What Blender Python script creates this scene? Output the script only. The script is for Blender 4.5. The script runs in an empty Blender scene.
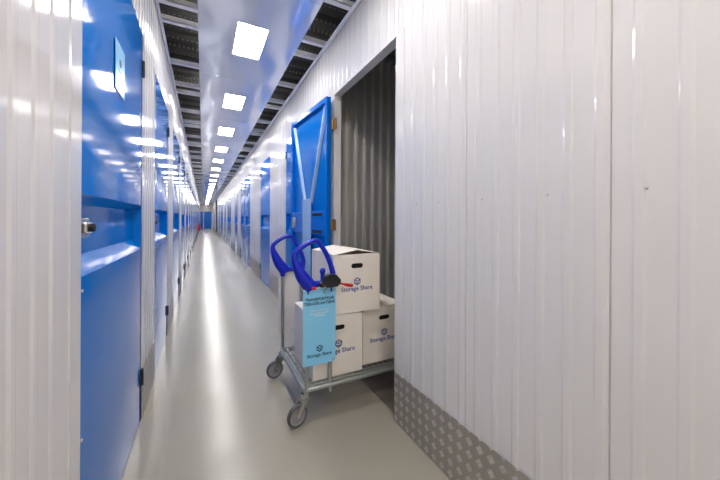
import bpy, bmesh, math, random
from mathutils import Vector, Matrix, Euler
random.seed(7)
S = bpy.context.scene
C = S.collection
PI = math.pi

# ------------------------------------------------------------------ camera
EYE = 1.25
cam = bpy.data.cameras.new('camera')
cam.sensor_width = 36.0
cam.lens = 15.25
cam.shift_y = -0.0285
cam.clip_start = 0.02
cam.clip_end = 200
co = bpy.data.objects.new('camera', cam)
C.objects.link(co)
YAW = math.atan(157 / 305)
m = Euler((PI / 2, 0, -YAW), 'XYZ').to_matrix() @ Matrix.Rotation(math.radians(0.3), 3, 'Z')
co.rotation_euler = m.to_euler()
co.location = (0, 0, EYE)
S.camera = co

# ------------------------------------------------------------------ world, exposure
w = bpy.data.worlds.new('world')
S.world = w
w.use_nodes = True
w.node_tree.nodes['Background'].inputs[0].default_value = (0.5, 0.52, 0.56, 1)
w.node_tree.nodes['Background'].inputs[1].default_value = 0.05
S.view_settings.view_transform = 'Standard'
S.view_settings.look = 'None'
S.view_settings.gamma = 1
S.view_settings.use_curve_mapping = False
S.view_settings.exposure = 1.58
LIGHT_POWER = 13.0
S.cycles.max_bounces = 14
S.cycles.diffuse_bounces = 9
S.cycles.glossy_bounces = 6
S.cycles.sample_clamp_indirect = 8.0

# ------------------------------------------------------------------ helpers
def lin(r, g, b):
    f = lambda c: (c / 255 / 12.92) if c / 255 <= 0.04045 else ((c / 255 + 0.055) / 1.055) ** 2.4
    return (f(r), f(g), f(b), 1)

def mat(name, col, rough=0.5, metal=0.0, spec=0.5, coat=0.0, coat_rough=0.05):
    m = bpy.data.materials.new(name)
    m.use_nodes = True
    p = m.node_tree.nodes['Principled BSDF']
    p.inputs['Base Color'].default_value = col if len(col) == 4 else (*col, 1)
    p.inputs['Roughness'].default_value = rough
    p.inputs['Metallic'].default_value = metal
    p.inputs['Specular IOR Level'].default_value = spec
    p.inputs['Coat Weight'].default_value = coat
    p.inputs['Coat Roughness'].default_value = coat_rough
    return m

class NT:
    def __init__(s, m):
        s.t = m.node_tree
        s.p = s.t.nodes['Principled BSDF']
    def n(s, kind, **kw):
        nd = s.t.nodes.new(kind)
        for k, v in kw.items():
            setattr(nd, k, v)
        return nd
    def lk(s, a, b):
        s.t.links.new(a, b)
    def put(s, sock, v):
        if isinstance(v, (int, float)):
            sock.default_value = v
        else:
            s.lk(v, sock)
    def math(s, op, a, b=0.0, c=None):
        nd = s.n('ShaderNodeMath', operation=op)
        s.put(nd.inputs[0], a)
        s.put(nd.inputs[1], b)
        if c is not None:
            s.put(nd.inputs[2], c)
        return nd.outputs[0]
    def noise(s, vec, scale, detail=2.0, rough=0.5):
        nd = s.n('ShaderNodeTexNoise')
        nd.inputs['Scale'].default_value = scale
        nd.inputs['Detail'].default_value = detail
        nd.inputs['Roughness'].default_value = rough
        if vec is not None:
            s.lk(vec, nd.inputs['Vector'])
        return nd.outputs['Fac']
    def coords(s, scale=None):
        tc = s.n('ShaderNodeTexCoord')
        if scale is None:
            return tc.outputs['Object']
        mp = s.n('ShaderNodeMapping')
        mp.inputs['Scale'].default_value = scale
        s.lk(tc.outputs['Object'], mp.inputs['Vector'])
        return mp.outputs['Vector']
    def xyz(s, vec):
        nd = s.n('ShaderNodeSeparateXYZ')
        s.lk(vec, nd.inputs[0])
        return nd.outputs
    def bump(s, h, strength, dist):
        nd = s.n('ShaderNodeBump')
        nd.inputs['Strength'].default_value = strength
        nd.inputs['Distance'].default_value = dist
        s.lk(h, nd.inputs['Height'])
        s.lk(nd.outputs['Normal'], s.p.inputs['Normal'])
    def mix(s, fac, a, b):
        nd = s.n('ShaderNodeMix', data_type='RGBA')
        s.put(nd.inputs[0], fac)
        nd.inputs[6].default_value = a
        nd.inputs[7].default_value = b
        return nd.outputs[2]
    def ramp(s, f, lo, hi):
        nd = s.n('ShaderNodeMapRange')
        s.put(nd.inputs[0], f)
        nd.inputs[3].default_value = lo
        nd.inputs[4].default_value = hi
        return nd.outputs[0]

class MB:
    """collects geometry for ONE mesh object"""
    def __init__(s):
        s.v, s.f, s.sm = [], [], []
    def add(s, vs, fs, smooth=False):
        b = len(s.v)
        s.v += [tuple(v) for v in vs]
        s.f += [tuple(i + b for i in f) for f in fs]
        s.sm += [smooth] * len(fs)
    def box(s, x0, x1, y0, y1, z0, z1, bev=0.0):
        if bev <= 0:
            vs = [(x, y, z) for z in (z0, z1) for y in (y0, y1) for x in (x0, x1)]
            s.add(vs, [(0, 2, 3, 1), (4, 5, 7, 6), (0, 1, 5, 4), (2, 6, 7, 3), (0, 4, 6, 2), (1, 3, 7, 5)])
            return
        bm = bmesh.new()
        bmesh.ops.create_cube(bm, size=1)
        for v in bm.verts:
            v.co = Vector(((x0 + x1) / 2 + v.co.x * (x1 - x0), (y0 + y1) / 2 + v.co.y * (y1 - y0), (z0 + z1) / 2 + v.co.z * (z1 - z0)))
        bmesh.ops.bevel(bm, geom=bm.edges[:], offset=bev, segments=2, affect='EDGES', profile=0.5)
        s.bm(bm)
    def bm(s, bm, M=None, smooth=False):
        bm.verts.index_update()
        vs = [(M @ v.co) if M else v.co.copy() for v in bm.verts]
        fs = [[v.index for v in f.verts] for f in bm.faces]
        s.add(vs, fs, smooth)
        bm.free()
    def tube(s, pts, r, n=12, cap=True):
        pts = [Vector(p) for p in pts]
        rs = r if isinstance(r, (list, tuple)) else [r] * len(pts)
        T = []
        for i in range(len(pts)):
            a = pts[max(i - 1, 0)]
            b = pts[min(i + 1, len(pts) - 1)]
            T.append((b - a).normalized())
        up = Vector((0, 0, 1)) if abs(T[0].z) < 0.9 else Vector((0, 1, 0))
        u = T[0].cross(up).normalized()
        vs, fs = [], []
        for i, p in enumerate(pts):
            u = (u - T[i] * u.dot(T[i])).normalized()
            v = T[i].cross(u)
            for k in range(n):
                a = 2 * PI * k / n
                vs.append(p + (u * math.cos(a) + v * math.sin(a)) * rs[i])
        for i in range(len(pts) - 1):
            for k in range(n):
                k2 = (k + 1) % n
                fs.append((i * n + k, i * n + k2, (i + 1) * n + k2, (i + 1) * n + k))
        s.add(vs, fs, True)
        if cap:
            b = (len(pts) - 1) * n
            s.add(vs[:n], [tuple(range(n))[::-1]])
            s.add(vs[b:b + n], [tuple(range(n))])
    def lathe(s, prof, M, n=32, smooth=True):
        """prof: (radius, height) about local z, M places it"""
        vs, fs = [], []
        for (r, h) in prof:
            for k in range(n):
                a = 2 * PI * k / n
                vs.append(M @ Vector((r * math.cos(a), r * math.sin(a), h)))
        for i in range(len(prof) - 1):
            for k in range(n):
                k2 = (k + 1) % n
                fs.append((i * n + k, i * n + k2, (i + 1) * n + k2, (i + 1) * n + k))
        s.add(vs, fs, smooth)
    def prism(s, poly, M, d):
        """poly: 2D outline in local xy, extruded by d along local z"""
        n = len(poly)
        vs = [M @ Vector((x, y, 0)) for x, y in poly] + [M @ Vector((x, y, d)) for x, y in poly]
        fs = [tuple(range(n))[::-1], tuple(range(n, 2 * n))] + [(k, (k + 1) % n, n + (k + 1) % n, n + k) for k in range(n)]
        s.add(vs, fs)
    def build(s, name, material, parent=None, kind=None, sharp=40):
        me = bpy.data.meshes.new(name)
        me.from_pydata(s.v, [], s.f)
        me.polygons.foreach_set('use_smooth', s.sm)
        me.materials.append(material)
        bm = bmesh.new()
        bm.from_mesh(me)
        bmesh.ops.remove_doubles(bm, verts=bm.verts[:], dist=1e-5)
        bmesh.ops.recalc_face_normals(bm, faces=bm.faces[:])
        bm.to_mesh(me)
        bm.free()
        if any(s.sm):
            me.set_sharp_from_angle(angle=math.radians(sharp))
        me.update()
        o = bpy.data.objects.new(name, me)
        C.objects.link(o)
        if parent:
            o.parent = parent
        if kind:
            o['kind'] = kind
        return o

def struct(name, mb, material, **kw):
    return mb.build(name, material, kind='structure', **kw)

def thing(name, label, cat, loc=(0, 0, 0), rotz=0.0, group=None):
    o = bpy.data.objects.new(name, None)
    o.empty_display_size = 0.1
    C.objects.link(o)
    o.location = loc
    o.rotation_euler = (0, 0, rotz)
    o['label'] = label
    o['category'] = cat
    if group:
        o['group'] = group
    return o

def dup(root, loc, rotz, label, group=None):
    r = root.copy()
    C.objects.link(r)
    r.location = loc
    r.rotation_euler = (0, 0, rotz)
    r['label'] = label
    if group:
        r['group'] = group
    for ch in list(root.children):
        c = ch.copy()
        C.objects.link(c)
        c.parent = r
        for g in list(ch.children):
            d = g.copy()
            C.objects.link(d)
            d.parent = c
    return r

def text_into(mb, txt, size, M, thick=0.0008, bold=0.0):
    """adds lettering (local xy, centred) to mb, placed by M"""
    cu = bpy.data.curves.new('lettering', 'FONT')
    cu.body = txt
    cu.size = size
    cu.align_x = 'CENTER'
    cu.align_y = 'CENTER'
    cu.extrude = thick
    cu.offset = bold
    cu.resolution_u = 3
    ob = bpy.data.objects.new('lettering', cu)
    C.objects.link(ob)
    dg = bpy.context.evaluated_depsgraph_get()
    me = bpy.data.meshes.new_from_object(ob.evaluated_get(dg))
    mb.add([M @ v.co for v in me.vertices], [tuple(p.vertices) for p in me.polygons])
    bpy.data.objects.remove(ob)
    bpy.data.curves.remove(cu)
    bpy.data.meshes.remove(me)

def stroke(mb, pts, wd, M, d=0.0008):
    for (x0, y0), (x1, y1) in zip(pts[:-1], pts[1:]):
        dx, dy = x1 - x0, y1 - y0
        L = math.hypot(dx, dy)
        ux, uy = dx / L, dy / L
        nx, ny = -uy * wd / 2, ux * wd / 2
        e = wd * 0.3
        mb.prism([(x0 - ux * e - nx, y0 - uy * e - ny), (x1 + ux * e - nx, y1 + uy * e - ny),
                  (x1 + ux * e + nx, y1 + uy * e + ny), (x0 - ux * e + nx, y0 - uy * e + ny)], M, d)

def logo_into(mb, R, M):
    """open cube mark: hexagon with an inner lid chevron"""
    P = [(R * math.cos(PI / 2 + k * PI / 3), R * math.sin(PI / 2 + k * PI / 3)) for k in range(6)]
    wd = R * 0.26
    stroke(mb, [P[0], P[1], (P[2][0], P[2][1] * 0.9)], wd, M)
    stroke(mb, [P[0], P[5], (P[4][0], P[4][1] * 0.9)], wd, M)
    stroke(mb, [P[1], (0, 0.02 * R), P[5]], wd, M)
    stroke(mb, [(P[2][0] * 0.75, P[2][1] * 1.1), P[3], (P[4][0] * 0.75, P[4][1] * 1.1)], wd, M)
    stroke(mb, [(-R * 0.45, -R * 0.35), (-R * 0.15, -R * 0.55)], wd, M)
    stroke(mb, [(R * 0.45, -R * 0.35), (R * 0.15, -R * 0.55)], wd, M)

# ------------------------------------------------------------------ materials
M = {}
M['white'] = mat('white_coated_steel', lin(222, 219, 217), 0.09, spec=0.5)
k = NT(M['white'])
k.bump(k.noise(k.coords((1.5, 1.5, 0.5)), 1.6, 1), 0.03, 0.02)
M['grey_wall'] = mat('galvanised_wall_sheet', lin(226, 223, 217), 0.32, metal=0.65)
M['blue'] = mat('blue_coated_door_steel', lin(0, 114, 204), 0.08, spec=0.3)
M['blue'].node_tree.nodes['Principled BSDF'].inputs['IOR'].default_value = 1.35
k = NT(M['blue'])
k.bump(k.noise(k.coords((1.0, 1.0, 0.6)), 1.5, 0.5), 0.16, 0.03)
M['blue_flat'] = mat('blue_coated_frame_steel', lin(0, 110, 212), 0.16, spec=0.35)
M['brace'] = mat('pale_blue_brace_steel', lin(165, 200, 232), 0.25, metal=0.2)
M['floor'] = mat('grey_epoxy_floor', lin(178, 173, 164), 0.2, spec=0.5)
k = NT(M['floor'])
cc = k.coords()
f1 = k.noise(cc, 0.9, 4, 0.6)
f2 = k.noise(cc, 90, 2)
k.lk(k.mix(k.math('ADD', k.math('MULTIPLY', f1, 0.7), k.math('MULTIPLY', f2, 0.3)), lin(158, 151, 136), lin(174, 168, 154)), k.p.inputs['Base Color'])
k.lk(k.ramp(k.noise(cc, 1.7, 3), 0.17, 0.28), k.p.inputs['Roughness'])
k.bump(k.math('ADD', k.noise(cc, 2.5, 2), k.math('MULTIPLY', k.noise(cc, 45, 2), 0.08)), 0.14, 0.02)
M['unit_floor'] = mat('raw_concrete_floor', lin(120, 112, 102), 0.6)
M['ceil_panel'] = mat('pale_ceiling_panel', lin(232, 237, 254), 0.10, metal=0.45, spec=1.0)  # blue cast reflected from the doors is put into the base colour
k = NT(M['ceil_panel'])
k.bump(k.noise(k.coords((1.0, 0.6, 1.0)), 2.6, 1.0), 0.8, 0.03)
M['rail'] = mat('galvanised_rail', lin(250, 250, 252), 0.4)
M['deck'] = mat('dark_deck_sheet', lin(66, 64, 62), 0.55, metal=0.2)
k = NT(M['deck'])
X = k.xyz(k.coords())
dx = k.math('SUBTRACT', k.math('FRACT', k.math('MULTIPLY', X[0], 22.0)), 0.5)
dy = k.math('SUBTRACT', k.math('FRACT', k.math('MULTIPLY', X[1], 9.0)), 0.5)
r2 = k.math('ADD', k.math('MULTIPLY', dx, dx), k.math('MULTIPLY', k.math('MULTIPLY', dy, dy), 6.0))
k.lk(k.mix(k.math('LESS_THAN', r2, 0.05), lin(66, 64, 62), lin(120, 114, 104)), k.p.inputs['Base Color'])
M['tread'] = mat('aluminium_tread_plate', lin(190, 186, 180), 0.42, metal=0.6)
k = NT(M['tread'])
X = k.xyz(k.coords())
s2 = 1 / 0.058
U = k.math('MULTIPLY', k.math('ADD', X[1], X[2]), s2)
V = k.math('MULTIPLY', k.math('SUBTRACT', X[1], X[2]), s2)
par = k.math('MODULO', k.math('ADD', k.math('FLOOR', U), k.math('ADD', k.math('FLOOR', V), 1000.0)), 2.0)
fu = k.math('SUBTRACT', k.math('FRACT', U), 0.5)
fv = k.math('SUBTRACT', k.math('FRACT', V), 0.5)
au, av = k.math('ABSOLUTE', fu), k.math('ABSOLUTE', fv)
inside = k.math('LESS_THAN', k.math('MAXIMUM', au, av), 0.36)
st_u = k.math('SINE', k.math('MULTIPLY', fu, 2 * PI * 3.5))
st_v = k.math('SINE', k.math('MULTIPLY', fv, 2 * PI * 3.5))
st = k.math('ADD', k.math('MULTIPLY', par, st_u), k.math('MULTIPLY', k.math('SUBTRACT', 1.0, par), st_v))
hgt = k.math('MULTIPLY', inside, k.math('ADD', 0.6, k.math('MULTIPLY', st, 0.5)))
hgt = k.math('MULTIPLY', hgt, par)
k.bump(hgt, 0.9, 0.004)
k.lk(k.mix(k.math('MULTIPLY', inside, par), lin(176, 170, 161), lin(212, 208, 202)), k.p.inputs['Base Color'])
M['tube'] = mat('zinc_plated_tube', lin(178, 182, 176), 0.3, metal=0.75)
M['wire'] = mat('zinc_plated_wire', lin(170, 172, 168), 0.35, metal=0.7)
M['hblue'] = mat('dark_blue_plastic', lin(8, 34, 188), 0.35)
M['black'] = mat('black_plastic', lin(28, 28, 30), 0.45)
M['red'] = mat('red_plastic', lin(205, 25, 35), 0.35)
M['rubber'] = mat('grey_rubber_tyre', lin(82, 82, 85), 0.6)
M['hub'] = mat('grey_plastic_hub', lin(150, 150, 152), 0.45)
M['steel'] = mat('chrome_steel', lin(205, 203, 198), 0.2, metal=0.9)
M['brass'] = mat('brass_hinge', lin(190, 150, 100), 0.35, metal=0.7)
M['card'] = mat('white_cardboard', lin(232, 226, 216), 0.75, spec=0.25)
k = NT(M['card'])
k.lk(k.mix(k.noise(k.coords(), 14, 3), lin(236, 227, 214), lin(245, 238, 227)), k.p.inputs['Base Color'])
M['hole_shade'] = mat('painted_hole_shade', lin(26, 20, 18), 0.9)  # near-black paints in the shade inside hand holes and slots
M['ink'] = mat('blue_print', lin(52, 78, 160), 0.6)
M['navy'] = mat('navy_print', lin(18, 50, 96), 0.5)
M['cyan'] = mat('light_blue_sign_board', lin(140, 214, 248), 0.28)
M['white_board'] = mat('white_sign_board', lin(228, 224, 220), 0.4)
M['paper'] = mat('pale_blue_paper', lin(112, 188, 232), 0.3)
M['diffuser'] = mat('light_diffuser', (1, 1, 1, 1), 0.5)
p = M['diffuser'].node_tree.nodes['Principled BSDF']
p.inputs['Emission Color'].default_value = (1.0, 0.965, 0.925, 1)
p.inputs['Emission Strength'].default_value = LIGHT_POWER
M['lframe'] = mat('white_light_frame', lin(235, 235, 238), 0.4)
M['screw'] = mat('grey_screw', lin(190, 188, 188), 0.3, metal=0.3)

# ------------------------------------------------------------------ layout
AL, AR = -0.34, 1.07            # corridor walls
T0, T1 = -4.2, 42.0             # corridor ends
HW = 2.95                       # wall height
DH = 2.395                       # door opening height
left_doors = [(1.238, 2.29), (2.86, 3.83), (4.52, 5.58), (6.2, 7.2)]
while left_doors[-1][1] < 38.5:
    a0 = left_doors[-1][0] + 1.66
    left_doors.append((a0, a0 + 1.0))
OPEN = (1.588, 2.60)
right_doors = [(3.42, 4.42), (5.6, 6.6), (8.2, 9.2), (9.3, 10.3), (11.35, 12.35), (14.2, 15.2), (15.3, 16.3),
               (17.6, 18.6), (20.2, 21.2), (21.3, 22.3), (23.6, 24.6), (26.4, 27.4), (35.2, 36.2), (38.0, 39.0)]
GAP = (28.5, 33.2)

def rib_profile(t0, t1, seams):
    """(t, outward offset) of profiled cladding with a flat flashing at either end"""
    RP, RW, RR, D, FL = 0.0927, 0.016, 0.010, 0.0040, 0.085
    PH = 0.674 - 20 * RP
    long = t1 - t0 > 0.3
    pts = [(t0, 0.004), (t0 + FL, 0.004), (t0 + FL + 0.001, 0.0)] if long else [(t0, 0.0)]
    n = math.ceil((t0 + FL + 0.03 - PH) / RP)
    t = PH + n * RP
    while long and t < t1 - FL - 0.03:
        up = [(RR * q, D * (0.5 - 0.5 * math.cos(PI * q))) for q in (0.0, 0.22, 0.4, 0.6, 0.78, 1.0)]
        pts += [(t - RW / 2 - RR + p, h) for p, h in up] + [(t + RW / 2 + RR - p, h) for p, h in up]
        t += RP
    pts += [(t1 - FL - 0.001, 0.0), (t1 - FL, 0.004), (t1, 0.004)] if long else [(t1, 0.0)]
    for s in seams:
        if t0 + FL + 0.06 < s < t1 - FL - 0.06:
            pts += [(s - 0.0028, 0.0), (s - 0.0016, -0.006), (s + 0.0016, -0.006), (s + 0.0028, 0.0)]
    pts.sort(key=lambda q: q[0])
    return pts

def clad(mb, side, t0, t1, z0, z1, seams=()):
    a, sg = (AL, 1) if side < 0 else (AR, -1)
    pr = rib_profile(t0, t1, seams)
    vs = [(a + sg * o, t, z0) for t, o in pr] + [(a + sg * o, t, z1) for t, o in pr]
    n = len(pr)
    mb.add(vs, [(i, i + 1, n + i + 1, n + i) for i in range(n - 1)])
    # back sheet and end returns
    b = a - sg * 0.06
    mb.add([(a, t0, z0), (b, t0, z0), (b, t0, z1), (a, t0, z1)], [(0, 1, 2, 3)])
    mb.add([(a, t1, z0), (b, t1, z0), (b, t1, z1), (a, t1, z1)], [(0, 1, 2, 3)])
    mb.add([(a, t0, z0), (b, t0, z0), (b, t1, z0), (a, t1, z0)], [(0, 1, 2, 3)])
    mb.add([(a, t0, z1), (b, t0, z1), (b, t1, z1), (a, t1, z1)], [(0, 1, 2, 3)])
    mb.add([(b, t0, z0), (b, t1, z0), (b, t1, z1), (b, t0, z1)], [(0, 1, 2, 3)])

def clad_struct(name, mb):
    return struct(name, mb, M['white'])

def spans(openings):
    cur, out = T0, []
    for a0, a1 in sorted(openings):
        out.append((cur, a0))
        cur = a1
    out.append((cur, T1))
    return out

seams_r = [0.462 + 0.5562 * i for i in range(-9, 76)]
# ------------------------------------------------------------------ structure
mb = MB(); mb.box(AL - 0.06, AR + 0.03, T0, T1, -0.1, 0.0)
struct('floor', mb, M['floor'])
mb = MB(); mb.box(AR + 0.03, 3.3, 1.2, 2.86, -0.1, -0.004)
struct('floor', mb, M['unit_floor']).name = 'floor_unit'

for a0, a1 in spans(left_doors):
    mb = MB()
    clad(mb, -1, a0, a1, 0, DH, [a0 + 0.5 * (a1 - a0)] if a1 - a0 > 2 else [])
    clad_struct('wall_left', mb)
mb = MB(); clad(mb, -1, T0, T1, DH, HW)
clad_struct('wall_left', mb)
for a0, a1 in spans(right_doors + [OPEN, GAP]):
    mb = MB()
    clad(mb, 1, a0, a1, 0, DH, seams_r)
    o = clad_struct('wall_right', mb)
    if a0 == T0:
        near_wall = o
mb = MB(); clad(mb, 1, T0, GAP[0], DH, HW, seams_r)
clad_struct('wall_right', mb)
mb = MB(); clad(mb, 1, GAP[1], T1, DH, HW)
clad_struct('wall_right', mb)
mb = MB(); mb.box(AL - 0.06, AR + 0.06, T0 - 0.1, T0, 0, HW)
struct('wall_back', mb, M['white'])
# end wall with a doorway for the double doors
mb = MB()
mb.box(AL - 0.06, AR + 0.06, T1, T1 + 0.1, 2.12, HW)
mb.box(0.93, AR + 0.06, T1, T1 + 0.1, 0, 2.12)
mb.box(AL - 0.06, AL + 0.02, T1, T1 + 0.1, 0, 2.12)
struct('wall_end', mb, M['white'])
# side passage far down on the right
mb = MB()
x0 = AR + 0.06
mb.box(x0, x0 + 1.6, GAP[0] - 0.05, GAP[0], 0, HW)
mb.box(x0, x0 + 1.6, GAP[1], GAP[1] + 0.05, 0, HW)
mb.box(x0 + 1.6, x0 + 1.65, GAP[0] - 0.05, GAP[1] + 0.05, 0, HW)
mb.box(AR + 0.03, x0 + 1.6, GAP[0], GAP[1], -0.1, 0)
struct('wall_passage', mb, M['deck'])  # dark deck colour on walls and floor paints in the passage's shade

# storage unit behind the opening: corrugated sheets
def corrugated(mb, p0, p1, nrm, z0, z1, pitch=0.096, depth=0.036):
    p0, p1, nrm = Vector(p0), Vector(p1), Vector(nrm)
    L = (p1 - p0).length
    d = (p1 - p0) / L
    pts, s = [], 0.0
    while s < L:
        for ds, o in ((0, 0), (0.046, 0), (0.056, depth), (0.086, depth)):
            if s + ds < L:
                pts.append(p0 + d * (s + ds) + nrm * o)
        s += pitch
    pts.append(p1)
    n = len(pts)
    mb.add([(q.x, q.y, z0) for q in pts] + [(q.x, q.y, z1) for q in pts], [(i, i + 1, n + i + 1, n + i) for i in range(n - 1)])
    q0, q1 = p0 - nrm * 0.02, p1 - nrm * 0.02
    mb.add([(q0.x, q0.y, z0), (q1.x, q1.y, z0), (q1.x, q1.y, z1), (q0.x, q0.y, z1)], [(0, 1, 2, 3)])
mb = MB(); corrugated(mb, (AR + 0.062, 2.78, 0), (3.2, 2.78, 0), (0, -1, 0), 0, 2.93)
struct('wall_unit_far_side', mb, M['grey_wall'])
mb = MB(); corrugated(mb, (AR + 0.062, 1.3, 0), (3.2, 1.3, 0), (0, 1, 0), 0, 2.93)
struct('wall_unit_near_side', mb, M['grey_wall'])
mb = MB(); corrugated(mb, (3.2, 1.3, 0), (3.2, 2.78, 0), (-1, 0, 0), 0, 2.93)
struct('wall_unit_back', mb, M['grey_wall'])

# white jamb lining round the open unit
mb = MB()
mb.box(AR - 0.004, AR + 0.064, OPEN[1] - 0.004, OPEN[1], 0, DH)
mb.box(AR - 0.004, AR + 0.064, OPEN[0], OPEN[0] + 0.004, 0, DH)
mb.box(AR - 0.004, AR + 0.064, OPEN[0], OPEN[1], DH - 0.004, DH)
struct('trim_1', mb, M['white'])

# dark deck above, folded sheet running across
mb = MB()
pts, t = [], T0 - 0.1
while t < T1 + 0.1:
    pts += [(t, 3.24), (t + 0.10, 3.24), (t + 0.13, 3.19), (t + 0.22, 3.19)]
    t += 0.25
n = len(pts)
mb.add([(AL - 0.07, q, z) for q, z in pts] + [(3.3, q, z) for q, z in pts], [(i, i + 1, n + i + 1, n + i) for i in range(n - 1)])
mb.box(AL - 0.07, 3.3, T0 - 0.1, T1 + 0.3, 3.26, 3.3)
mb.box(AL - 0.12, AL - 0.061, T0 - 0.1, T1 + 0.3, HW, 3.26)
struct('ceiling', mb, M['deck'])

# cross rails carrying the ceiling panels
LP = 1.68
rail_ts = []
kk = -3
while True:
    base = 2.84 + LP * kk
    if base > T1 - 1:
        break
    for d in (0.0, 0.27, 1.07):
        if T0 + 0.1 < base + d < T1 - 0.1:
            rail_ts.append(base + d)
    kk += 1
ntrim = 2
for i, t in enumerate(rail_ts):
    mb = MB()
    mb.box(AL - 0.03, AR + 0.03, t - 0.027, t + 0.027, HW + 0.001, HW + 0.006)
    mb.box(AL - 0.03, AR + 0.03, t - 0.027, t - 0.023, HW + 0.001, HW + 0.045)
    mb.box(AL - 0.03, AR + 0.03, t + 0.023, t + 0.027, HW + 0.001, HW + 0.045)
    struct('trim_%d' % ntrim, mb, M['rail']); ntrim += 1
# angle strips on the wall heads
for a, sg in ((AL, 1), (AR, -1)):
    mb = MB()
    mb.box(min(a, a + sg * 0.022), max(a, a + sg * 0.022), T0, T1, HW - 0.004, HW)
    mb.box(min(a + sg * 0.0062, a + sg * 0.0082), max(a + sg * 0.0062, a + sg * 0.0082), T0, T1, HW - 0.03, HW)
    struct('trim_%d' % ntrim, mb, M['rail']); ntrim += 1

# tread plates at the foot of the white wall sections
KH = 0.308
for side, ops in ((-1, left_doors), (1, right_doors + [OPEN, GAP])):
    a, sg = (AL, 1) if side < 0 else (AR, -1)
    for a0, a1 in spans(ops):
        mb = MB()
        x0, x1 = sorted((a + sg * 0.0064, a + sg * 0.009))
        mb.box(x0, x1, a0 + 0.002, a1 - 0.002, 0.002, KH)
        struct('trim_%d' % ntrim, mb, M['tread']); ntrim += 1

# end doors
for i, (x0, x1) in enumerate(((AL + 0.02, 0.02), (0.10, 0.93))):
    mb = MB()
    mb.box(x0 + 0.01, x1, T1 + 0.03, T1 + 0.07, 0.01, 2.11, 0.004)
    mb.box(x0 + 0.1, x1 - 0.1, T1 + 0.022, T1 + 0.03, 0.25, 1.0)
    mb.box(x0 + 0.1, x1 - 0.1, T1 + 0.022, T1 + 0.03, 1.15, 1.95)
    d = struct('door_%d' % (i + 1), mb, M['blue_flat'])
    h = MB(); h.tube([(x1 - 0.06, T1 + 0.03, 1.05), (x1 - 0.06, T1 - 0.02, 1.05), (x1 - 0.16, T1 - 0.02, 1.05)], 0.01, 8)
    h.build('door_handle', M['steel'], d)
mb = MB(); mb.box(0.02, 0.10, T1 + 0.01, T1 + 0.08, 0, 2.12)
struct('trim_%d' % ntrim, mb, M['white']); ntrim += 1

# ------------------------------------------------------------------ ceiling panels and lights
ORD = ['first', 'second', 'third', 'fourth', 'fifth', 'sixth', 'seventh', 'eighth', 'ninth', 'tenth', 'eleventh', 'twelfth',
       'thirteenth', 'fourteenth', 'fifteenth', 'sixteenth', 'seventeenth', 'eighteenth', 'nineteenth', 'twentieth',
       'twenty-first', 'twenty-second', 'twenty-third', 'twenty-fourth', 'twenty-fifth', 'twenty-sixth', 'twenty-seventh']
CP0, CP1 = -0.045, 0.82
LX0, LX1 = 0.248, 0.523
pt = 3.95 - 4 * LP
first = None
while pt < T1 - 0.5:
    p1 = min(pt + LP, T1)
    mb = MB()
    # tray with a hole for the light, folded rims
    L0, L1 = pt + 0.505, pt + 1.095
    z0, z1 = 2.93, 2.934
    for x0, x1, y0, y1 in ((CP0, LX0, pt + 0.002, p1 - 0.002), (LX1, CP1, pt + 0.002, p1 - 0.002), (LX0, LX1, pt + 0.002, min(L0, p1 - .002)), (LX0, LX1, L1, p1 - 0.002)):
        if y1 > y0:
            nx, ny = max(2, int((x1 - x0) / 0.05)), max(2, int((y1 - y0) / 0.05))
            mb.box(x0, x1, y0, y1, z0, z1)
    mb.box(CP0, CP0 + 0.003, pt + 0.002, p1 - 0.002, z1, z1 + 0.014)
    mb.box(CP1 - 0.003, CP1, pt + 0.002, p1 - 0.002, z1, z1 + 0.014)
    struct('ceiling_panel', mb, M['ceil_panel'])
    pt += LP

protoL = None
li = 0
for i in range(-4, 25):
    t = 2.775 + LP * i
    if t + 0.6 > T1 - 0.3 or t < T0:
        continue
    if t < 2.0:
        lab = 'flush white ceiling light in the passage behind the camera'
        grp = 'lights behind the camera'
    else:
        where = 'nearest and largest in view' if li == 0 else ('%s from the camera' % ORD[li])
        lab = 'lit rectangular ceiling light, %s' % where if li == 0 else 'lit rectangular ceiling light, %s along the corridor' % where
        grp = 'ceiling lights along the corridor'
        li += 1
    loc = ((LX0 + LX1) / 2, t + 0.295, 2.93)
    if protoL is None:
        r = thing('ceiling_light', lab, 'light', loc, 0, grp)
        hx, hy = (LX1 - LX0) / 2 - 0.001, 0.294
        f = MB()
        for x0, x1, y0, y1 in ((-hx, -hx + 0.012, -hy, hy), (hx - 0.012, hx, -hy, hy), (-hx + .012, hx - .012, -hy, -hy + 0.012), (-hx + .012, hx - .012, hy - 0.012, hy)):
            f.box(x0, x1, y0, y1, -0.003, 0.016)
        f.build('frame', M['lframe'], r)
        f = MB(); f.box(-hx + 0.012, hx - 0.012, -hy + 0.012, hy - 0.012, 0.001, 0.008)
        f.build('diffuser', M['diffuser'], r)
        protoL = r
    else:
        dup(protoL, loc, 0, lab, grp)

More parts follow.
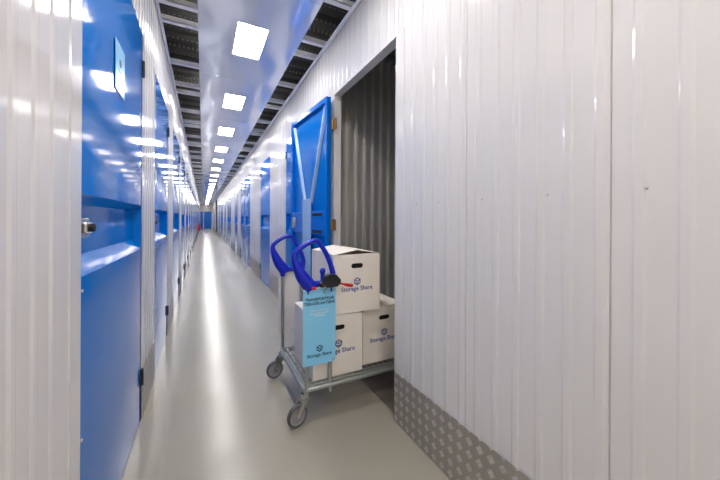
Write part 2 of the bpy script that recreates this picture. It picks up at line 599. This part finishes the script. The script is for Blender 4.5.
# ------------------------------------------------------------------ storage doors
ZL0, ZL1, ZU0, ZU1 = 1.065, 1.125, 1.295, 1.335       # the recessed band at lock height
def door_skin(mb, W, H, back=0.04):
    nx = 18
    xs = [-W / 2, -W / 2 + 0.012] + [-W / 2 + 0.03 + (W - 0.06) * i / nx for i in range(nx + 1)] + [W / 2 - 0.012, W / 2]
    zs = [0.008, 0.03] + [0.03 + (ZL0 - 0.03) * i / 8 for i in range(1, 9)] + [ZL1, ZL1 + .001, ZU0 - .001, ZU0, ZU1 - 0.008, ZU1] + [ZU1 + (H - 0.03 - ZU1) * i / 14 for i in range(1, 15)] + [H]
    def off(x, z):
        e = min(1.0, max(0.0, (W / 2 - abs(x) - 0.012) / 0.018))
        cx = 1 - abs(2 * x / W) ** 1.7
        if z >= ZU1 - 0.009:
            u = min(1, max(0, (z - ZU1) / (H - 0.03 - ZU1)))
            return (0.007 * cx * (1 - u ** 1.5)) * e
        if z <= ZL0:
            u = z / ZL0
            return 0.004 * cx * math.sin(PI * min(1, u * 0.75)) * e
        if z < ZU0 + 0.0005 and z > ZL1 - 0.0005:
            return -0.038 * min(1.0, max(0.0, (W / 2 - abs(x)) / 0.012))
        return 0.0
    nX = len(xs)
    vs = [(x, -off(x, z), z) for z in zs for x in xs]
    fs = [(j * nX + i, j * nX + i + 1, (j + 1) * nX + i + 1, (j + 1) * nX + i) for j in range(len(zs) - 1) for i in range(nX - 1)]
    mb.add(vs, fs, True)
    w2 = W / 2
    z0, z1 = 0.008, H
    mb.add([(-w2, back, z0), (w2, back, z0), (w2, back, z1), (-w2, back, z1)], [(0, 1, 2, 3)])
    mb.add([(-w2, 0, z0), (-w2, 0, z1), (-w2, back, z1), (-w2, back, z0)], [(0, 1, 2, 3)])
    mb.add([(w2, 0, z0), (w2, 0, z1), (w2, back, z1), (w2, back, z0)], [(0, 1, 2, 3)])
    mb.add([(-w2, 0, z1), (w2, 0, z1), (w2, back, z1), (-w2, back, z1)], [(0, 1, 2, 3)])
    mb.add([(-w2, 0, z0), (w2, 0, z0), (w2, back, z0), (-w2, back, z0)], [(0, 1, 2, 3)])

def make_door(W, hinge, label, loc, rotz, group):
    """front faces local -y; hinge = +1 / -1 side in local x"""
    r = thing('storage_door', label, 'door', loc, rotz, group)
    r['kind'] = 'thing'
    H = DH - 0.008
    mb = MB(); door_skin(mb, W, H)
    mb.build('door_panel', M['blue'], r, sharp=18)
    for z in (0.27, 2.17):
        h = MB()
        x = hinge * (W / 2 + 0.004)
        for q in range(4):
            h.tube([(x, -0.008, z - 0.05 + q * 0.0255), (x, -0.008, z - 0.05 + q * 0.0255 + 0.0235)], 0.008, 10)
        h.box(x - 0.014, x + 0.014, -0.006, -0.002, z - 0.05, z + 0.05)
        h.build('hinge', M['black'], r)
    lx = -hinge * (W / 2 - 0.11)
    l = MB()
    l.box(lx - 0.045, lx + 0.045, 0.018, 0.037, 1.185, 1.25, 0.003)
    l.box(lx - 0.028, lx + 0.03, 0.006, 0.018, 1.197, 1.236, 0.006)
    lo = l.build('lock', M['steel'], r)
    c = MB()
    c.lathe([(0.0, 0.02), (0.013, 0.02), (0.014, 0.016), (0.014, 0.0)], Matrix.Translation((lx, 0.012, 1.217)) @ Matrix.Rotation(PI / 2, 4, 'X'), 16)
    c.box(lx - 0.002, lx + 0.002, -0.009, -0.0075, 1.211, 1.223)
    c.build('lock_barrel', M['black'], lo)
    for z in (0.55, 1.02):
        s = MB()
        s.lathe([(0.0, 0.004), (0.004, 0.003), (0.0055, 0.0)], Matrix.Translation((-hinge * (W / 2 - 0.012), 0.0, z)) @ Matrix.Rotation(PI / 2, 4, 'X'), 10)
        s.build('screw', M['screw'], r)
    return r

def pl(k): return ORD[k] if k < len(ORD) else 'far'
protoD = {}
def place_door(side, t0, t1, label, group):
    W = t1 - t0 - 0.008
    a, rz, hinge = (AL, PI / 2, 1) if side < 0 else (AR, -PI / 2, -1)
    key = (side, round(W, 3))
    loc = (a + (0.002 if side < 0 else -0.002), (t0 + t1) / 2, 0)
    if key in protoD:
        return dup(protoD[key], loc, rz, label, group)
    protoD[key] = make_door(W, hinge, label, loc, rz, group)
    return protoD[key]

for i, (a0, a1) in enumerate(left_doors):
    if i == 0:
        lab = 'large blue storage door nearest the camera on the left, with a paper notice'
    else:
        lab = 'closed blue storage door on the left wall, %s from the camera' % pl(i)
    place_door(-1, a0, a1, lab, 'closed blue doors on the left wall')
for i, (a0, a1) in enumerate(right_doors):
    if i == 0:
        lab = 'closed blue storage door on the right wall, half hidden by the open door'
    else:
        lab = 'closed blue storage door on the right wall, %s beyond the open door' % pl(i)
    place_door(1, a0, a1, lab, 'closed blue doors on the right wall')

# the open door: outer skin turned to the wall, braced inside face to the corridor
OW, OH = 0.96, 2.375
hx, hy = AR - 0.03, OPEN[1] + 0.015
fx, fy = 0.965, 3.54
ang = math.atan2(fy - hy, fx - hx)
r = thing('storage_door', 'open blue storage door with V-shaped braces, folded back beside the dark unit', 'door', (hx, hy, 0), ang)
r['kind'] = 'thing'
# local: x from hinge to free edge, +y towards the corridor side (left of direction)
mb = MB()
mb.box(0, OW, 0.0, 0.012, 0.01, OH)
mb.build('door_panel', M['blue'], r)
mb = MB()
RD, RB = 0.045, 0.045
mb.box(0, RB, 0.012, RD, 0.01, OH, 0.006)
mb.box(OW - RB, OW, 0.012, RD, 0.01, OH, 0.006)
mb.box(RB, OW - RB, 0.012, RD, OH - 0.05, OH, 0.006)
mb.box(RB, OW - RB, 0.012, RD, 0.01, 0.06, 0.006)
mb.build('rim', M['blue_flat'], r)
mb = MB()
mb.box(RB, OW - RB, 0.012, 0.038, 1.10, 1.33, 0.006)
rc = mb.build('lock_box', M['blue_flat'], r)
for z in (1.13, 1.295):
    mb = MB()
    mb.box(0.10, 0.33, 0.038, 0.0395, z - 0.014, z + 0.014)
    mb.build('slot_shade', M['hole_shade'], rc)  # dark plate on the lock box, the opening's shade painted in
def brace(x0, z0, x1, z1, wd):
    mb = MB()
    d = Vector((x1 - x0, 0, z1 - z0)); L = d.length; d /= L
    nrm = Vector((-d.z, 0, d.x))
    prof = [(-wd / 2, 0.013), (-wd / 4, 0.036), (wd / 4, 0.036), (wd / 2, 0.013)]
    vs = []
    for s in (0, L):
        for o, y in prof:
            q = Vector((x0, 0, z0)) + d * s + nrm * o
            vs.append((q.x, y, q.z))
    mb.add(vs, [(0, 1, 5, 4), (1, 2, 6, 5), (2, 3, 7, 6), (0, 3, 2, 1), (4, 5, 6, 7), (0, 4, 7, 3)])
    return mb.build('brace', M['brace'], r)
brace(0.06, OH - 0.07, 0.40, 1.42, 0.045)
brace(OW - 0.06, OH - 0.07, 0.56, 1.42, 0.045)
mb = MB(); mb.box(0.36, 0.58, 0.038, 0.046, 0.30, 1.46, 0.003)
mb.build('centre_plate', M['brace'], r)
mb = MB()
mb.box(OW - 0.17, OW - 0.07, 0.039, 0.054, 1.155, 1.275, 0.003)
mb.box(OW - 0.14, OW - 0.10, 0.054, 0.064, 1.175, 1.255, 0.004)
mb.build('latch', M['steel'], r)
for z in (0.35, 1.2, 2.12):
    h = MB()
    h.tube([(-0.014, -0.008, z - 0.045), (-0.014, -0.008, z + 0.045)], 0.010, 10)
    h.box(-0.07, 0.0, -0.024, -0.018, z - 0.05, z + 0.05)
    h.build('hinge', M['brass'], r)

# notice on the nearest left door
r = thing('paper_notice', 'pale blue paper notice stuck on the nearest left door', 'notice', (AL + 0.004, 1.695, 1.80), PI / 2)
b = MB()
n = 6
def bul(x, z):
    return 0.0
xs = [-0.083 + 0.166 * i / n for i in range(n + 1)]
b.box(-0.083, 0.083, -0.0066, -0.0054, 0, 0.215)
b.build('sheet', M['paper'], r)
b = MB()
Mt = Matrix.Translation((0, -0.0068, 0)) @ Matrix.Rotation(PI / 2, 4, 'X')
logo_into(b, 0.016, Mt @ Matrix.Translation((0, 0.135, 0)))
for q, wd in enumerate((0.09, 0.07, 0.08)):
    b.box(-wd / 2, wd / 2, -0.0072, -0.0066, 0.095 - q * 0.014, 0.099 - q * 0.014)
b.build('print', M['navy'], r)

# fixing screws in the near right wall panels
for t in (0.38, 0.647, 0.929, 1.202, 1.383):
    b = MB()
    b.lathe([(0.0, 0.0035), (0.003, 0.003), (0.0048, 0.0012), (0.0048, 0.0)], Matrix.Translation((AR - 0.0002, t, 1.34)) @ Matrix.Rotation(-PI / 2, 4, 'Y'), 12)
    b.build('screw', M['screw'], near_wall, kind='structure')

# ------------------------------------------------------------------ fire extinguisher
t_ex = left_doors[14][1] + 0.3
r = thing('fire_extinguisher', 'small red fire extinguisher hung on the left wall near the far end', 'fire extinguisher', (AL + 0.095, t_ex, 0.35))
b = MB()
b.lathe([(0, 0), (0.07, 0.0), (0.08, 0.012), (0.08, 0.38), (0.065, 0.43), (0.03, 0.455), (0.022, 0.46), (0.022, 0.48)], Matrix.Identity(4), 20)
b.build('cylinder', M['red'], r)
b = MB()
b.box(-0.02, 0.02, -0.02, 0.02, 0.48, 0.52); b.box(-0.012, 0.012, -0.1, 0.02, 0.52, 0.535)
b.build('valve', M['black'], r)
b = MB(); b.tube([(0, 0.02, 0.5), (0.03, 0.07, 0.48), (0.06, 0.09, 0.36), (0.05, 0.085, 0.2)], 0.01, 8)
b.build('hose', M['black'], r)
b = MB(); b.box(-0.088, -0.0795, -0.03, 0.03, 0.3, 0.48)
b.build('bracket', M['steel'], r)

# ------------------------------------------------------------------ the cart
DZ = 0.245                                         # top of the wire deck
A0, A1, Y0, Y1 = 0.555, 1.56, 1.785, 2.42          # deck plan
cart = thing('platform_cart', 'zinc wire platform cart with two blue loop handles, loaded with boxes', 'cart', ((A0 + A1) / 2, (Y0 + Y1) / 2, 0))
CX, CY = (A0 + A1) / 2, (Y0 + Y1) / 2
def L(x, y, z): return (x - CX, y - CY, z)
b = MB()
zt = DZ - 0.03
b.tube([L(A0, Y0, zt), L(A1, Y0, zt)], 0.016, 14)
b.tube([L(A0, Y1, zt), L(A1, Y1, zt)], 0.016, 14)
b.tube([L(A0, Y0, zt), L(A0, Y1, zt)], 0.016, 14)
b.tube([L(A1, Y0, zt), L(A1, Y1, zt)], 0.016, 14)
b.tube([L(A0 + 0.04, Y0, zt + 0.004), L(A0 + 0.04, Y1, zt + 0.004)], 0.009, 12)
b.build('deck_frame', M['tube'], cart)
b = MB()
ny = 9
for i in range(ny):
    y = Y0 + 0.03 + (Y1 - Y0 - 0.06) * i / (ny - 1)
    b.tube([L(A0 + 0.01, y, DZ - 0.003), L(A1 - 0.01, y, DZ - 0.003)], 0.0028, 6)
nx = 22
for i in range(nx):
    x = A0 + 0.07 + (A1 - A0 - 0.1) * i / (nx - 1)
    b.tube([L(x, Y0, DZ - 0.0085), L(x, Y1, DZ - 0.0085)], 0.0028, 6)
b.tube([L(A0, Y0, DZ - 0.005), L(A1, Y0, DZ - 0.005)], 0.0055, 8)
b.tube([L(A0, Y0, DZ - 0.005), L(A0, Y1, DZ - 0.005)], 0.0055, 8)
b.build('wire_deck', M['wire'], cart)
posts = []
PA0, PA1 = 0.563, 0.712
for y in (Y0, Y1):
    for a in (PA0, PA1):
        b = MB()
        b.tube([L(a, y, 0.172), L(a, y, 0.86)], 0.0125, 14)
        b.build('post', M['tube'], cart)
    # blue loop handle
    P = [(0.585, 0.835), (0.560, 0.865), (0.530, 0.905), (0.502, 0.960), (0.486, 1.005), (0.484, 1.035), (0.500, 1.062), (0.545, 1.093), (0.590, 1.114),
         (0.615, 1.116), (0.640, 1.100), (0.672, 1.055), (0.700, 1.000), (0.720, 0.945), (0.728, 0.905), (0.722, 0.865)]
    R = [0.042, 0.042, 0.038, 0.029, 0.020, 0.016, 0.015, 0.015, 0.016, 0.016, 0.015, 0.015, 0.016, 0.017, 0.019, 0.020]
    # smooth the path
    pts, rs = [], []
    for i in range(len(P) - 1):
        p0, p1, p2, p3 = (Vector(P[max(i - 1, 0)]), Vector(P[i]), Vector(P[i + 1]), Vector(P[min(i + 2, len(P) - 1)]))
        for q in range(4):
            s = q / 4
            v = 0.5 * ((2 * p1) + (p2 - p0) * s + (2 * p0 - 5 * p1 + 4 * p2 - p3) * s * s + (3 * p1 - p0 - 3 * p2 + p3) * s ** 3)
            pts.append(L(v.x, y, v.y)); rs.append(R[i] * (1 - s) + R[i + 1] * s)
    pts.append(L(P[-1][0], y, P[-1][1])); rs.append(R[-1])
    b = MB()
    b.tube(pts, rs, 14)
    b.tube([L(0.56, y, 0.850), L(0.64, y, 0.852), L(0.735, y, 0.868)], [0.024, 0.019, 0.022], 14)
    b.tube([L(PA0, y, 0.80), L(PA0, y, 0.86)], 0.019, 14)
    b.tube([L(PA1, y, 0.80), L(PA1, y, 0.88)], 0.019, 14)
    b.lathe([(0.0, 0.019), (0.010, 0.017), (0.0175, 0.009), (0.019, 0.0), (0.0165, -0.010), (0.013, -0.02), (0.013, -0.06)], Matrix.Translation(L(0.660, y, 0.930)), 14)
    b.build('handle', M['hblue'], cart)

# casters
def caster(a, y, rot, name='caster'):
    root = MB()
    Mx = Matrix.Translation(L(a, y, 0)) @ Matrix.Rotation(rot, 4, 'Z')
    root.lathe([(0.0, 0.182), (0.024, 0.182), (0.026, 0.168), (0.026, 0.158), (0.012, 0.154), (0, 0.154)], Mx, 18)
    rx = -0.055
    for s in (-1, 1):
        o = 0.0215 * s
        w0, w1 = sorted((o, o + 0.003 * s))
        poly = [(0.026, 0.156), (-0.026, 0.156), (rx - 0.014, 0.085), (rx - 0.012, 0.058), (rx + 0.012, 0.058), (rx + 0.016, 0.085)]
        root.prism([(px, pz) for px, pz in poly], Mx @ Matrix.Translation((0, w1, 0)) @ Matrix.Rotation(PI / 2, 4, 'X'), w1 - w0)
    root.box(0, 0, 0, 0, 0, 0)
    root.v = root.v[:-8]; root.f = root.f[:-6]; root.sm = root.sm[:-6]
    fork = root.build('caster', M['steel'], cart)
    Wm = Mx @ Matrix.Translation((rx, 0, 0.066)) @ Matrix.Scale(0.923, 4) @ Matrix.Rotation(PI / 2, 4, 'X')
    t = MB()
    t.lathe([(0.058, -0.013), (0.065, -0.016), (0.069, -0.012), (0.0715, -0.004), (0.0715, 0.004), (0.069, 0.012), (0.065, 0.016), (0.058, 0.013), (0.058, -0.013)], Wm, 36)
    t.build('tyre', M['rubber'], fork)
    t = MB()
    for s in (-1, 1):
        t.lathe([(0.0, 0.019 * s), (0.013, 0.019 * s), (0.015, 0.012 * s), (0.030, 0.008 * s), (0.048, 0.008 * s), (0.052, 0.0125 * s), (0.0582, 0.0125 * s), (0.0582, 0.0)], Wm, 30)
    t.build('wheel_hub', M['hub'], fork)
for a, y, rr in ((PA0, Y0 + 0.035, 0.28), (PA0, Y1 + 0.03, 0.15), (A1 - 0.03, Y0, 0.3), (A1 - 0.03, Y1, 0.1)):
    caster(a, y, rr)

# sign boards between the posts
def sign(y, face, material, name):
    b = MB()
    a0, a1, z0, z1 = 0.532, 0.741, 0.366, 0.828
    yy = y + face * 0.0165
    poly = [(a0, z0 + 0.01), (a0 + 0.01, z0), (a1 - 0.01, z0), (a1, z0 + 0.01), (a1, z1 - 0.01), (a1 - 0.01, z1), (a0 + 0.01, z1), (a0, z1 - 0.01)]
    Mx = Matrix.Translation((-CX, yy - CY + 0.0015, 0)) @ Matrix.Rotation(PI / 2, 4, 'X')
    b.prism(poly, Mx, 0.003)
    return b.build(name, material, cart), yy
sg, yy = sign(Y0, -1, M['cyan'], 'sign_board')
sg['label'] = 'light blue sign board'
b = MB()
Mx = Matrix.Translation((-CX, yy - 0.0017 - CY, 0)) @ Matrix.Rotation(PI / 2, 4, 'X')
ac = 0.6365
text_into(b, 'TRANSPORTKAR', 0.0245, Mx @ Matrix.Translation((ac, 0.763, 0)), 0.0004, 0.0007)
text_into(b, 'TERUGPLAATSEN!', 0.0245, Mx @ Matrix.Translation((ac, 0.738, 0)), 0.0004, 0.0007)
text_into(b, 'Storage Share', 0.0285, Mx @ Matrix.Translation((ac, 0.424, 0)), 0.0004, 0.0004)
b.build('lettering', M['navy'], sg)
b = MB(); logo_into(b, 0.019, Mx @ Matrix.Translation((ac, 0.462, 0)))
b.build('logo', M['navy'], sg)
b = MB()
for z, segs in ((0.695, ((-0.055, -0.02), (-0.014, 0.02), (0.026, 0.062))), (0.679, ((-0.062, -0.03), (-0.024, 0.002), (0.008, 0.058))), (0.663, ((-0.03, 0.0), (0.006, 0.03)))):
    for s0, s1 in segs:
        b.box(ac + s0 - CX, ac + s1 - CX, yy - 0.0022 - CY, yy - 0.0016 - CY, z - 0.0022, z + 0.0022)
b.build('small_print', M['white_board'], sg)
for x, z in ((0.548, 0.808), (0.725, 0.808), (0.548, 0.381), (0.725, 0.381)):
    b = MB(); b.lathe([(0, 0.003), (0.005, 0.002), (0.006, 0)], Matrix.Translation((x - CX, yy - 0.0015 - CY, z)) @ Matrix.Rotation(PI / 2, 4, 'X'), 10)
    b.build('rivet', M['screw'], sg)
s2, _ = sign(Y1, 1, M['white_board'], 'sign_board')
s2['label'] = 'plain white back of a sign board'

# coin lock with a red key
b = MB()
yc = Y0 - 0.030
b.prism([(0.640, 0.865), (0.655, 0.900), (0.690, 0.916), (0.730, 0.910), (0.757, 0.880), (0.757, 0.858), (0.735, 0.838), (0.665, 0.836)], Matrix.Translation((-CX, yc + 0.010 - CY, 0)) @ Matrix.Rotation(PI / 2, 4, 'X'), 0.042)
b.box(0.628 - CX, 0.66 - CX, yc - 0.022 - CY, yc + 0.012 - CY, 0.838, 0.868, 0.006)
cl = b.build('coin_lock', M['black'], cart)
b = MB()
b.tube([L(0.748, yc - 0.01, 0.855), L(0.785, yc - 0.012, 0.845), L(0.80, yc - 0.012, 0.840), L(0.838, yc - 0.012, 0.832), L(0.85, yc - 0.012, 0.83)], [0.006, 0.006, 0.010, 0.011, 0.006], 10)
b.build('key', M['red'], cl)
b = MB()
for q in range(7):
    ph = q / 6
    c = Vector(L(0.648 + 0.016 * math.sin(ph * 3), yc - 0.026, 0.862 - ph * 0.05))
    pts = [(c.x + 0.005 * math.cos(h), c.y + (0.004 * math.sin(h) if q % 2 else 0), c.z + (0.006 * math.sin(h))) for h in [2 * PI * j / 10 for j in range(11)]]
    b.tube(pts, 0.0014, 5)
b.build('chain', M['steel'], cl)
b = MB(); b.box(0.575 - CX, 0.605 - CX, Y0 - 0.044 - CY, Y0 - 0.018 - CY, 0.828, 0.846, 0.004)
b.build('coin_slot', M['red'], cl)

# ------------------------------------------------------------------ moving boxes
def moving_box(label, a0, y0, z0, W=0.345, D=0.43, H=0.385, lift=0.0):
    r = thing('moving_box', label, 'box', (a0 + W / 2, y0 + D / 2, z0), 0, 'white printed moving boxes on the cart')
    w2, d2 = W / 2, D / 2
    b = MB()
    # body walls with a hand hole in the front (and back) end
    hw, hh, hz = 0.044, 0.016, H - 0.078
    def end(y, s):
        N = 8
        ring = []
        for k in range(N + 1):
            a = -PI / 2 + PI * k / N
            ring.append((hw - hh + hh * math.cos(a), hz + hh * math.sin(a)))
        for k in range(N + 1):
            a = PI / 2 + PI * k / N
            ring.append((-hw + hh + hh * math.cos(a), hz + hh * math.sin(a)))
        bm = bmesh.new()
        out = [bm.verts.new((x, y, z)) for x, z in ((-w2, 0), (w2, 0), (w2, H), (-w2, H))]
        inn = [bm.verts.new((x, y, z)) for x, z in ring]
        es = [bm.edges.new((out[i], out[(i + 1) % 4])) for i in range(4)] + [bm.edges.new((inn[i], inn[(i + 1) % len(inn)])) for i in range(len(inn))]
        bmesh.ops.triangle_fill(bm, edges=es, use_beauty=True)
        b.bm(bm)
        n = len(ring)
        b.add([(x, y, z) for x, z in ring] + [(x, y - s * 0.006, z) for x, z in ring], [(i, (i + 1) % n, n + (i + 1) % n, n + i) for i in range(n)])
    end(-d2, -1); end(d2, 1)
    for s in (-1, 1):
        b.add([(s * w2, -d2, 0), (s * w2, d2, 0), (s * w2, d2, H), (s * w2, -d2, H)], [(0, 1, 2, 3)])
    b.add([(-w2, -d2, 0), (w2, -d2, 0), (w2, d2, 0), (-w2, d2, 0)], [(0, 1, 2, 3)])
    b.build('carton', M['card'], r)
    # top flaps meeting in the middle, a little proud
    b = MB()
    g = 0.002
    for s in (-1, 1):
        x0, x1 = sorted((s * (w2 - 0.0005), s * g))
        zi = H + 0.004 + lift * 0.5
        vs = [(s * w2, -d2, H), (s * w2, d2, H), (s * g, d2, zi), (s * g, -d2, zi)]
        b.add(vs + [(v[0], v[1], v[2] - 0.004) for v in vs], [(0, 1, 2, 3), (4, 7, 6, 5), (0, 4, 5, 1), (1, 5, 6, 2), (2, 6, 7, 3), (3, 7, 4, 0)])
    b.build('flap', M['card'], r)
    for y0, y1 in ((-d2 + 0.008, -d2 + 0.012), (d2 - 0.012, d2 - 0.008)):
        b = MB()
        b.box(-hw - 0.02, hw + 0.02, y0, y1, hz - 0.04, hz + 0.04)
        b.build('hand_hole_shade', M['hole_shade'], r)  # dark plate behind the cut-out, painted as the carton's inner shade
    b = MB()
    Mx = Matrix.Translation((0, -d2 - 0.0006, 0)) @ Matrix.Rotation(PI / 2, 4, 'X')
    text_into(b, 'Storage Share', 0.0415, Mx @ Matrix.Translation((0.0, H - 0.229, 0)), 0.0003, 0.0005)
    b.build('lettering', M['ink'], r)
    b = MB(); logo_into(b, 0.0235, Mx @ Matrix.Translation((0.0, H - 0.182, 0)))
    b.build('logo', M['ink'], r)
    return r
moving_box('white printed moving box on top of the two others on the cart', 0.742, 1.812, DZ + 0.3905, lift=0.05)
moving_box('white printed moving box standing on the cart deck behind the light blue sign', 0.610, 1.812, DZ)
moving_box('white printed moving box on the cart deck, cut off by the right wall', 0.985, 1.86, DZ)
